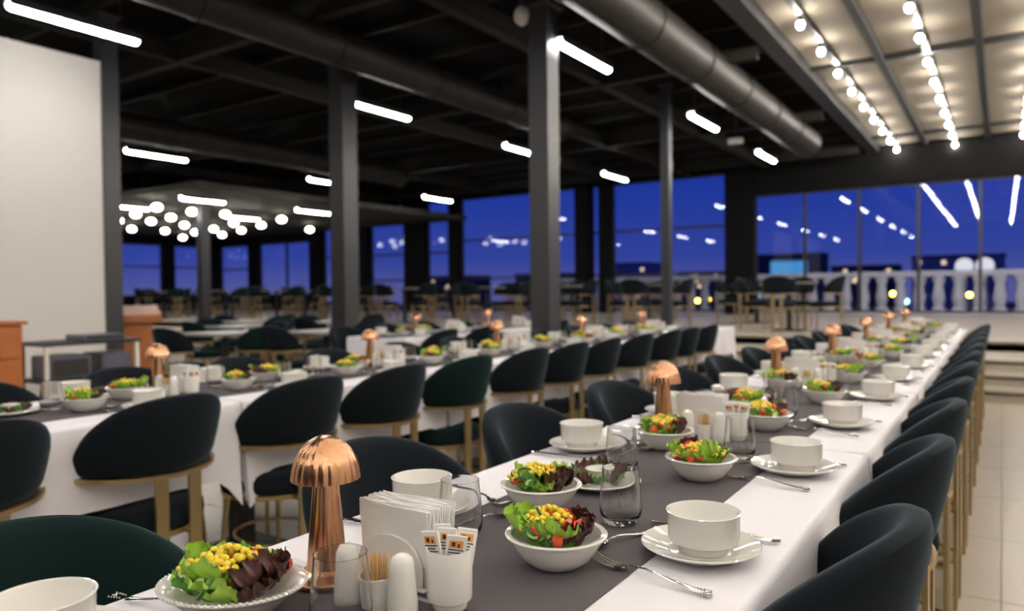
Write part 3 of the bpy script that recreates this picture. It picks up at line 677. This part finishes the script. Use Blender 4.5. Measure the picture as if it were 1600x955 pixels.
def condiments(x, y, row, n, rg, near=True):
    w_ = 'in the %s condiment set of the %s long table' % (ORD[n], ROWN[row])
    o = empty('napkin_holder', (x-.062, y+.10, ZR)); link('base', ME['nbase'], o)
    for yy in (-.027, .027): link('cheek', ME['cheek'], o, (0, yy, 0))
    tag(o, 'white napkin holder '+w_, 'napkin holder', 'napkin holders')
    p = empty('napkin_stack', (x-.062, y+.10, ZR+.006)); nn = 14 if near else 6
    for k in range(nn):
        t = k/(nn-1)-.5
        link('napkin', NAP[k % 5], p, (rg.uniform(-.003, .003), t*.040, 0), rot=(-t*.16+rg.uniform(-.01, .01), rg.uniform(-.025, .025), rg.uniform(-.03, .03)))
    tag(p, 'stack of white paper napkins '+w_, 'napkins', 'napkin stacks')
    for nm, dx, dy in (('left', -.066, -.008), ('right', .021, .002)):
        q = empty('salt_shaker', (x+dx, y+dy, ZR)); link('body', ME['shaker'], q); link('holes', ME['holes'], q); tag(q, 'white porcelain shaker, %s one %s' % (nm, w_), 'shaker', 'porcelain shakers')
    q = simple('toothpick_cup', 'pickcup', x-.022, y, ZR, 'small white toothpick cup '+w_, 'cup', 'toothpick cups')
    q = simple('toothpicks', 'picks', x-.022, y, ZR, 'bundle of wooden toothpicks '+w_, 'toothpicks', 'toothpick bundles', rg.uniform(0, 6)); q['kind'] = 'stuff'
    simple('sugar_cup', 'sugarcup', x+.052, y+.06, ZR, 'white cup holding sachets '+w_, 'cup', 'sachet cups')
    for k in range(5 if near else 2):
        a = [(-.012, -.008, -.25, .10), (.010, -.010, .22, .12), (-.004, .004, -.06, -.02), (.013, .006, .30, -.1), (-.014, .010, -.3, -.12)][k]
        q = link('sugar_sachet', ME['sachet'], None, (x+.052+a[0]*.75, y+.06+a[1]*.75, ZR+.0135), rot=(a[3], a[2]*.55, R(20)+a[2]))
        link('emblem', ME['sprint'], q); link('print', ME['sink'], q)
        tag(q, 'white printed paper sachet, %s %s' % (ORD[k], w_), 'sachet', 'paper sachets')
rg = random.Random(11)
# bowl + salad
cnt = {}
def bowl_salad(x, y, row, seed, full=True, rad=.066, hgt=.050, what='salad bowl', style=0):
    n = cnt.get(row, 0); cnt[row] = n+1
    w_ = '%s along the %s long table' % (ORD[n], ROWN[row])
    simple('salad_bowl', 'bowl', x, y, ZR, 'white salad bowl, '+w_, 'bowl', 'salad bowls', rg.uniform(0, 6))
    salad(x, y, ZR+.014, .075, hgt, seed, 'mixed salad with corn, in the white bowl '+w_, full, style)
gcnt = {}
def glass(x, y, row):
    n = gcnt.get(row, 0); gcnt[row] = n+1
    simple('drinking_glass', 'glass', x, y, ZR, 'clear drinking glass, %s from the camera on the %s long table' % (ORD[n], ROWN[row]), 'glass', 'drinking glasses', rg.uniform(0, 6))
def mezze(x, y, row, k):
    w_ = 'at the %s tablecloth of the %s long table' % (ORD[k], ROWN[row])
    simple('flat_plate', 'plate', x, y, ZR, 'flat white appetiser plate '+w_, 'plate', 'appetiser plates')
    o = empty('leaf_garnish', (x, y, ZR+.012)); q = random.Random(k*3+row)
    for j in range(11):
        a = 2*PI*j/11+q.uniform(-.2, .2); me = q.choice(LR) if j % 3 else q.choice(LD)
        link('lettuce_leaf', me, o, (.028*math.cos(a), .028*math.sin(a), .003), rot=(q.uniform(-.3, .3), -q.uniform(.05, .4), a), sc=q.uniform(.8, 1.1))
    tag(o, 'ring of dark red lettuce leaves '+w_, 'salad', 'lettuce garnishes')
    simple('dip_cup', 'dip', x, y, ZR+.013, 'small white dip cup among red lettuce '+w_, 'cup', 'dip cups')

def layout(row, k, y0, xr, near):
    """one table's tableware; xr = right edge, y0 = near end"""
    dx = xr-T1X1; full = near
    for q, (yr, yl) in enumerate(((.362, .30), (.98, .95))):
        j = lambda: rg.uniform(-.012, .012) if k != 1 or row != 1 else 0
        setting(-.395+dx+j(), y0+yr+j(), 1, row, 2*k+q, rg, near, cut=(row == 1 or k < 3)); setting(-.915+dx+j(), y0+yl+j(), -1, row, 2*k+q, rg, near, cut=(row == 1 and k < 5))
    j = lambda: rg.uniform(-.02, .02) if k != 1 or row != 1 else 0
    bowl_salad(-.566+dx+j(), y0+.205+j(), row, 100*row+10*k+1, full, style=.6 if (row, k) == (1, 1) else 0)
    bowl_salad(-.736+dx+j(), y0+.440+j(), row, 100*row+10*k+2, full, style=.2 if (row, k) == (1, 1) else 0)
    if k < 4 or row == 1: mezze(-.715+dx, y0+.645, row, k)
    bowl_salad(-.552+dx+j(), y0+.815+j(), row, 100*row+10*k+3, full, style=2.4 if (row, k) == (1, 1) else 0)
    bowl_salad(-.741+dx+j(), y0+1.07+j(), row, 100*row+10*k+4, full, style=.1 if (row, k) == (1, 1) else 0)
    if not (row == 1 and k == 0): glass(-.762+dx+j(), y0+.22+j(), row)
    glass(-.568+dx+j(), y0+.437+j(), row); glass(-.727+dx+j(), y0+.78+j(), row); glass(-.538+dx+j(), y0+1.055+j(), row)
    condiments(-.66+dx, y0+1.212, row, k, rg, near)
    lamp(-.815+dx, y0+1.250, 'copper mushroom lamp, %s from the camera on the %s long table' % (ORD[k], ROWN[row]))
glass(-.672, .625, 1)
for k in range(7):
    if k == 0: continue
    layout(1, k, T1Y[k], T1X1, k < 4)
for k in range(len(T2Y)-2): layout(2, k, T2Y[k], T2X1, k < 2)
for k in range(2):
    y0 = T3Y[k]
    bowl_salad(-.57+T3X1-T1X1, y0+.3, 3, 700+k, False); bowl_salad(-.72+T3X1-T1X1, y0+.8, 3, 710+k, False); condiments(-.66+T3X1-T1X1, y0+1.18, 3, k, rg, False)
    lamp(-.80+T3X1-T1X1, y0+.75, 'copper mushroom lamp, %s from the camera on the third long table' % ORD[k])
    for q, yy in enumerate((.36, .98)): setting(-.395+T3X1-T1X1, y0+yy, 1, 3, 2*k+q, rg, False, False); setting(-.915+T3X1-T1X1, y0+yy, -1, 3, 2*k+q, rg, False, False)
# the table end nearest the camera
k = 0; y0 = T1Y[0]
simple('saucer', 'saucer', -.925, .40, ZR, 'white saucer at the first left-hand place of the nearest long table', 'saucer', 'saucers')
simple('soup_cup', 'cup', -.925, .40, ZR+.0068, 'white soup cup at the first left-hand place of the nearest long table', 'cup', 'soup cups')
o = empty('dinner_spoon', (-.925, .556, ZR), R(14)); link('handle', ME['spoon'], o); link('spoon_bowl', ME['spoonbowl'], o); tag(o, 'steel spoon with ornate handle beside the first left-hand cup', 'spoon', 'tea spoons')
dish = MB().loop_lathe([(.003, .003), (.040, 0), (.046, .003), (.066, .028), (.073, .036), (.079, .038), (.080, .040), (.078, .042), (.070, .040), (.062, .031), (.042, .009), (.003, .008)], 64); dish.v = [(x*1.22, y, z) for x, y, z in dish.v]
dm = dish.mesh('oval_dish', PORC, 40)
o = link('oval_dish', dm, None, (-.838, .592, ZR), R(25)); tag(o, 'oval white dish with ridged rim, nearest the camera', 'dish')
bd_ = MB()
for q in range(72):
    a = 2*PI*q/72; bd_.sphere((.0785*1.22*math.cos(a), .0785*math.sin(a), .0415), .0022, 6, 4)
link('rim_beading', bd_.mesh('rim_beading', PORC, 60), o)
s0 = salad(-.838, .592, ZR+.010, .080, .050, 77, 'mixed salad with corn, tomato, cucumber and dill in the oval dish', True, -.1); s0.scale = (1.12, 1.0, 1.0); s0.rotation_euler = (0, 0, R(25))
link('dill_sprig', DILL, s0, (-.045, .03, .035), rz=.6, sc=1.3)['kind'] = 'stuff'
condiments(-.66, .697, 1, 0, rg, True)
lamp(-.818, .735, 'copper mushroom lamp, first from the camera on the nearest long table')

# ------------------------------------------------------------------ chairs in rows
# right side of the nearest table (rear towards +X)
for k in range(11):
    y = 1.21+.655*k
    chair(-.375, y, rg.uniform(-.05, .05), 'dark navy velvet barrel chair, %s along the aisle side of the nearest table' % ORD[k], 'navy', group='chairs at the nearest long table')
for k in range(12):
    y = .56+.62*k if k else .47
    chair(-.955, y, PI+rg.uniform(-.06, .06), 'dark velvet barrel chair, %s along the left side of the nearest table' % ORD[k], 'green' if k == 0 else 'navy', group='chairs at the nearest long table')
r2y = [.84, 1.42, 2.02, 2.56, 3.12, 3.72, 4.24, 4.74, 5.34, 5.94, 6.40, 6.93]
for k, y in enumerate(r2y):
    chair(T2X1-.075, y, rg.uniform(-.05, .05), 'dark velvet barrel chair, %s along the near side of the second table' % ORD[k], 'green' if k == 4 else 'navy', group='chairs at the second long table')
for k in range(11):
    chair(T2X0+.07, 1.2+.62*k, PI+rg.uniform(-.06, .06), 'dark velvet barrel chair, %s along the far side of the second table' % ORD[k], 'navy', group='chairs at the second long table')
for k, (y, a) in enumerate([(5.25, .1), (5.92, -.05), (7.35, .05)]): chair(T3X1+.05, y, a, 'dark velvet barrel chair, %s along the near side of the third table' % ORD[k], 'navy', group='chairs at the third long table')
for k in range(4): chair(T3X0-.1, 5.25+.63*k, PI, 'dark velvet barrel chair, %s along the far side of the third table' % ORD[k], 'navy', group='chairs at the third long table')

# ------------------------------------------------------------------ square tables with chairs
ct = [0]
def square_table(x, y, z, label, s=.36):
    o = empty('square_table', (x, y, z)); link('tabletop', MB().box(-s, s, -s, s, .72, .75, .006).mesh('tabletop', TABLETOP, 0), o)
    link('pedestal', MB().tube([(0, 0, .015), (0, 0, .72)], .04, 12).mesh('pedestal', BLACK), o); link('foot', MB().box(-.22, .22, -.22, .22, 0, .018, .004).mesh('foot', BLACK, 0), o)
    tag(o, label, 'table')
def group4(x, y, z, where, n, dirs, cols, d_=.52):
    square_table(x, y, z, 'dark square pedestal table, %s %s' % (ORD[n], where))
    for k, a in enumerate(dirs):
        a_ = a+rg.uniform(-.12, .12)
        chair(x+d_*math.cos(a), y+d_*math.sin(a), a_, 'velvet barrel chair %s the %s square table %s' % (['right of', 'behind', 'left of', 'in front of'][int(round((a % (2*PI))/(PI/2))) % 4], ORD[n], where), cols[k % len(cols)], z, 'chairs at square tables', True)
for n, (x, y) in enumerate([(-7.35, 4.95), (-6.45, 5.25)]): pass
group4(-7.2, 5.05, 0, 'on the main floor', 0, [-PI/2, 0, PI/2], ['navy', 'green'])
group4(-6.35, 5.75, 0, 'on the main floor', 1, [-PI/2, 0, PI/2], ['navy'])
group4(-8.5, 6.2, 0, 'on the main floor', 2, [-PI/2, 0, PI, PI/2], ['green', 'navy'])
group4(-9.9, 7.4, 0, 'on the main floor', 3, [-PI/2, 0, PI, PI/2], ['navy', 'green'])
group4(-8.3, 7.8, 0, 'on the main floor', 4, [-PI/2, 0, PI, PI/2], ['navy'])
px_ = [-2.75, -5.2, -6.9, -8.7, -10.7, -12.7, -14.9, -17.3, -19.8]
for n, x in enumerate(px_): group4(x, 11.9+(.25 if n % 2 else 0), PZ, 'on the platform front', n, [-PI/2, 0, PI, PI/2], ['navy', 'green'] if n > 5 else ['navy'])
for n, x in enumerate([-3.9, -6.4, -8.9, -11.5, -14.2, -17.0, -20.0, -22.5]): group4(x, 14.3+(.3 if n % 2 else 0), PZ, 'on the platform by the windows', n, [-PI/2, 0, PI, PI/2], ['navy', 'green'] if n > 5 else ['navy'])

# ------------------------------------------------------------------ lecterns and equipment cart by the white wall
def lectern(x, y, rz, label, h=1.0):
    o = empty('lectern', (x, y, 0), rz)
    link('column', MB().box(-.16, .16, -.2, .2, .03, h-.16, .006).mesh('column', WOOD, 0), o); link('foot', MB().box(-.24, .24, -.28, .28, 0, .03, .005).mesh('foot', WOOD, 0), o)
    m = MB(); m.v = [(-.25, -.3, h-.16), (.25, -.3, h-.16), (.25, .3, h-.16), (-.25, .3, h-.16), (-.25, -.3, h+.04), (.25, -.3, h-.10), (.25, .3, h-.10), (-.25, .3, h+.04)]
    m.f = [(3, 2, 1, 0), (4, 5, 6, 7), (0, 1, 5, 4), (1, 2, 6, 5), (2, 3, 7, 6), (3, 0, 4, 7)]; link('desk', m.mesh('desk', WOOD, 0), o)
    link('book_stop', MB().box(.235, .255, -.3, .3, h-.10, h-.07).mesh('book_stop', WOOD, 0), o); tag(o, label, 'lectern')
lectern(-9.02, 5.02, R(-25), 'orange wooden lectern with sloping top beside the dark post')
o = empty('wooden_cabinet', (-6.62, 2.34, 0), 0)
link('body', MB().box(-.3, .3, -.3, .3, .04, .95, .01).mesh('body', WOOD, 0), o); link('plinth', MB().box(-.27, .27, -.27, .27, 0, .04).mesh('plinth', BLACK, 0), o); link('top', MB().box(-.33, .33, -.33, .33, .95, .98, .008).mesh('top', WOOD, 0), o)
for k in range(2): d_ = link('drawer', MB().box(.3, .318, -.27, .27, .5+.2*k, .68+.2*k, .004).mesh('drawer', WOOD, 0), o); link('knob', MB().tube([(.318, 0, .59+.2*k), (.34, 0, .59+.2*k)], .015, 10).mesh('knob', STEEL), d_)
tag(o, 'orange wooden cabinet with drawers at the left edge of the picture', 'cabinet')
o = empty('equipment_cart', (-6.95, 3.38, 0), 0)
for k, h_ in enumerate((.1, .42, .74)): link('shelf', MB().box(-.25, .25, -.42, .42, h_, h_+.03, .004).mesh('shelf', BLACK, 0), o)
for sx in (-1, 1):
    for sy in (-1, 1): link('post', MB().box(sx*.22-.015, sx*.22+.015, sy*.39-.015, sy*.39+.015, 0, .74).mesh('post', WHITEP if sx > 0 else BLACK, 0), o)
tag(o, 'black equipment cart with shelves and pale posts before the white wall', 'cart')
for k, (yy, h_, w_) in enumerate([(3.2, .45, .34), (3.6, .45, .26), (3.5, .77, .36)]):
    o = empty('equipment_box', (-6.93, yy, h_)); link('case', MB().box(-.17, .17, -w_/2, w_/2, 0, .2 if k < 2 else .05, .008).mesh('case', SCREEN, 0), o); link('front_panel', MB().box(.17, .175, -w_/2+.02, w_/2-.02, .02, .17 if k < 2 else .04).mesh('front_panel', BLACK if k != 1 else SCREEN, 0), o)
    tag(o, ['grey equipment box on the left of the cart shelf', 'grey equipment box on the right of the cart shelf', 'flat dark console lying on top of the cart'][k], 'equipment')
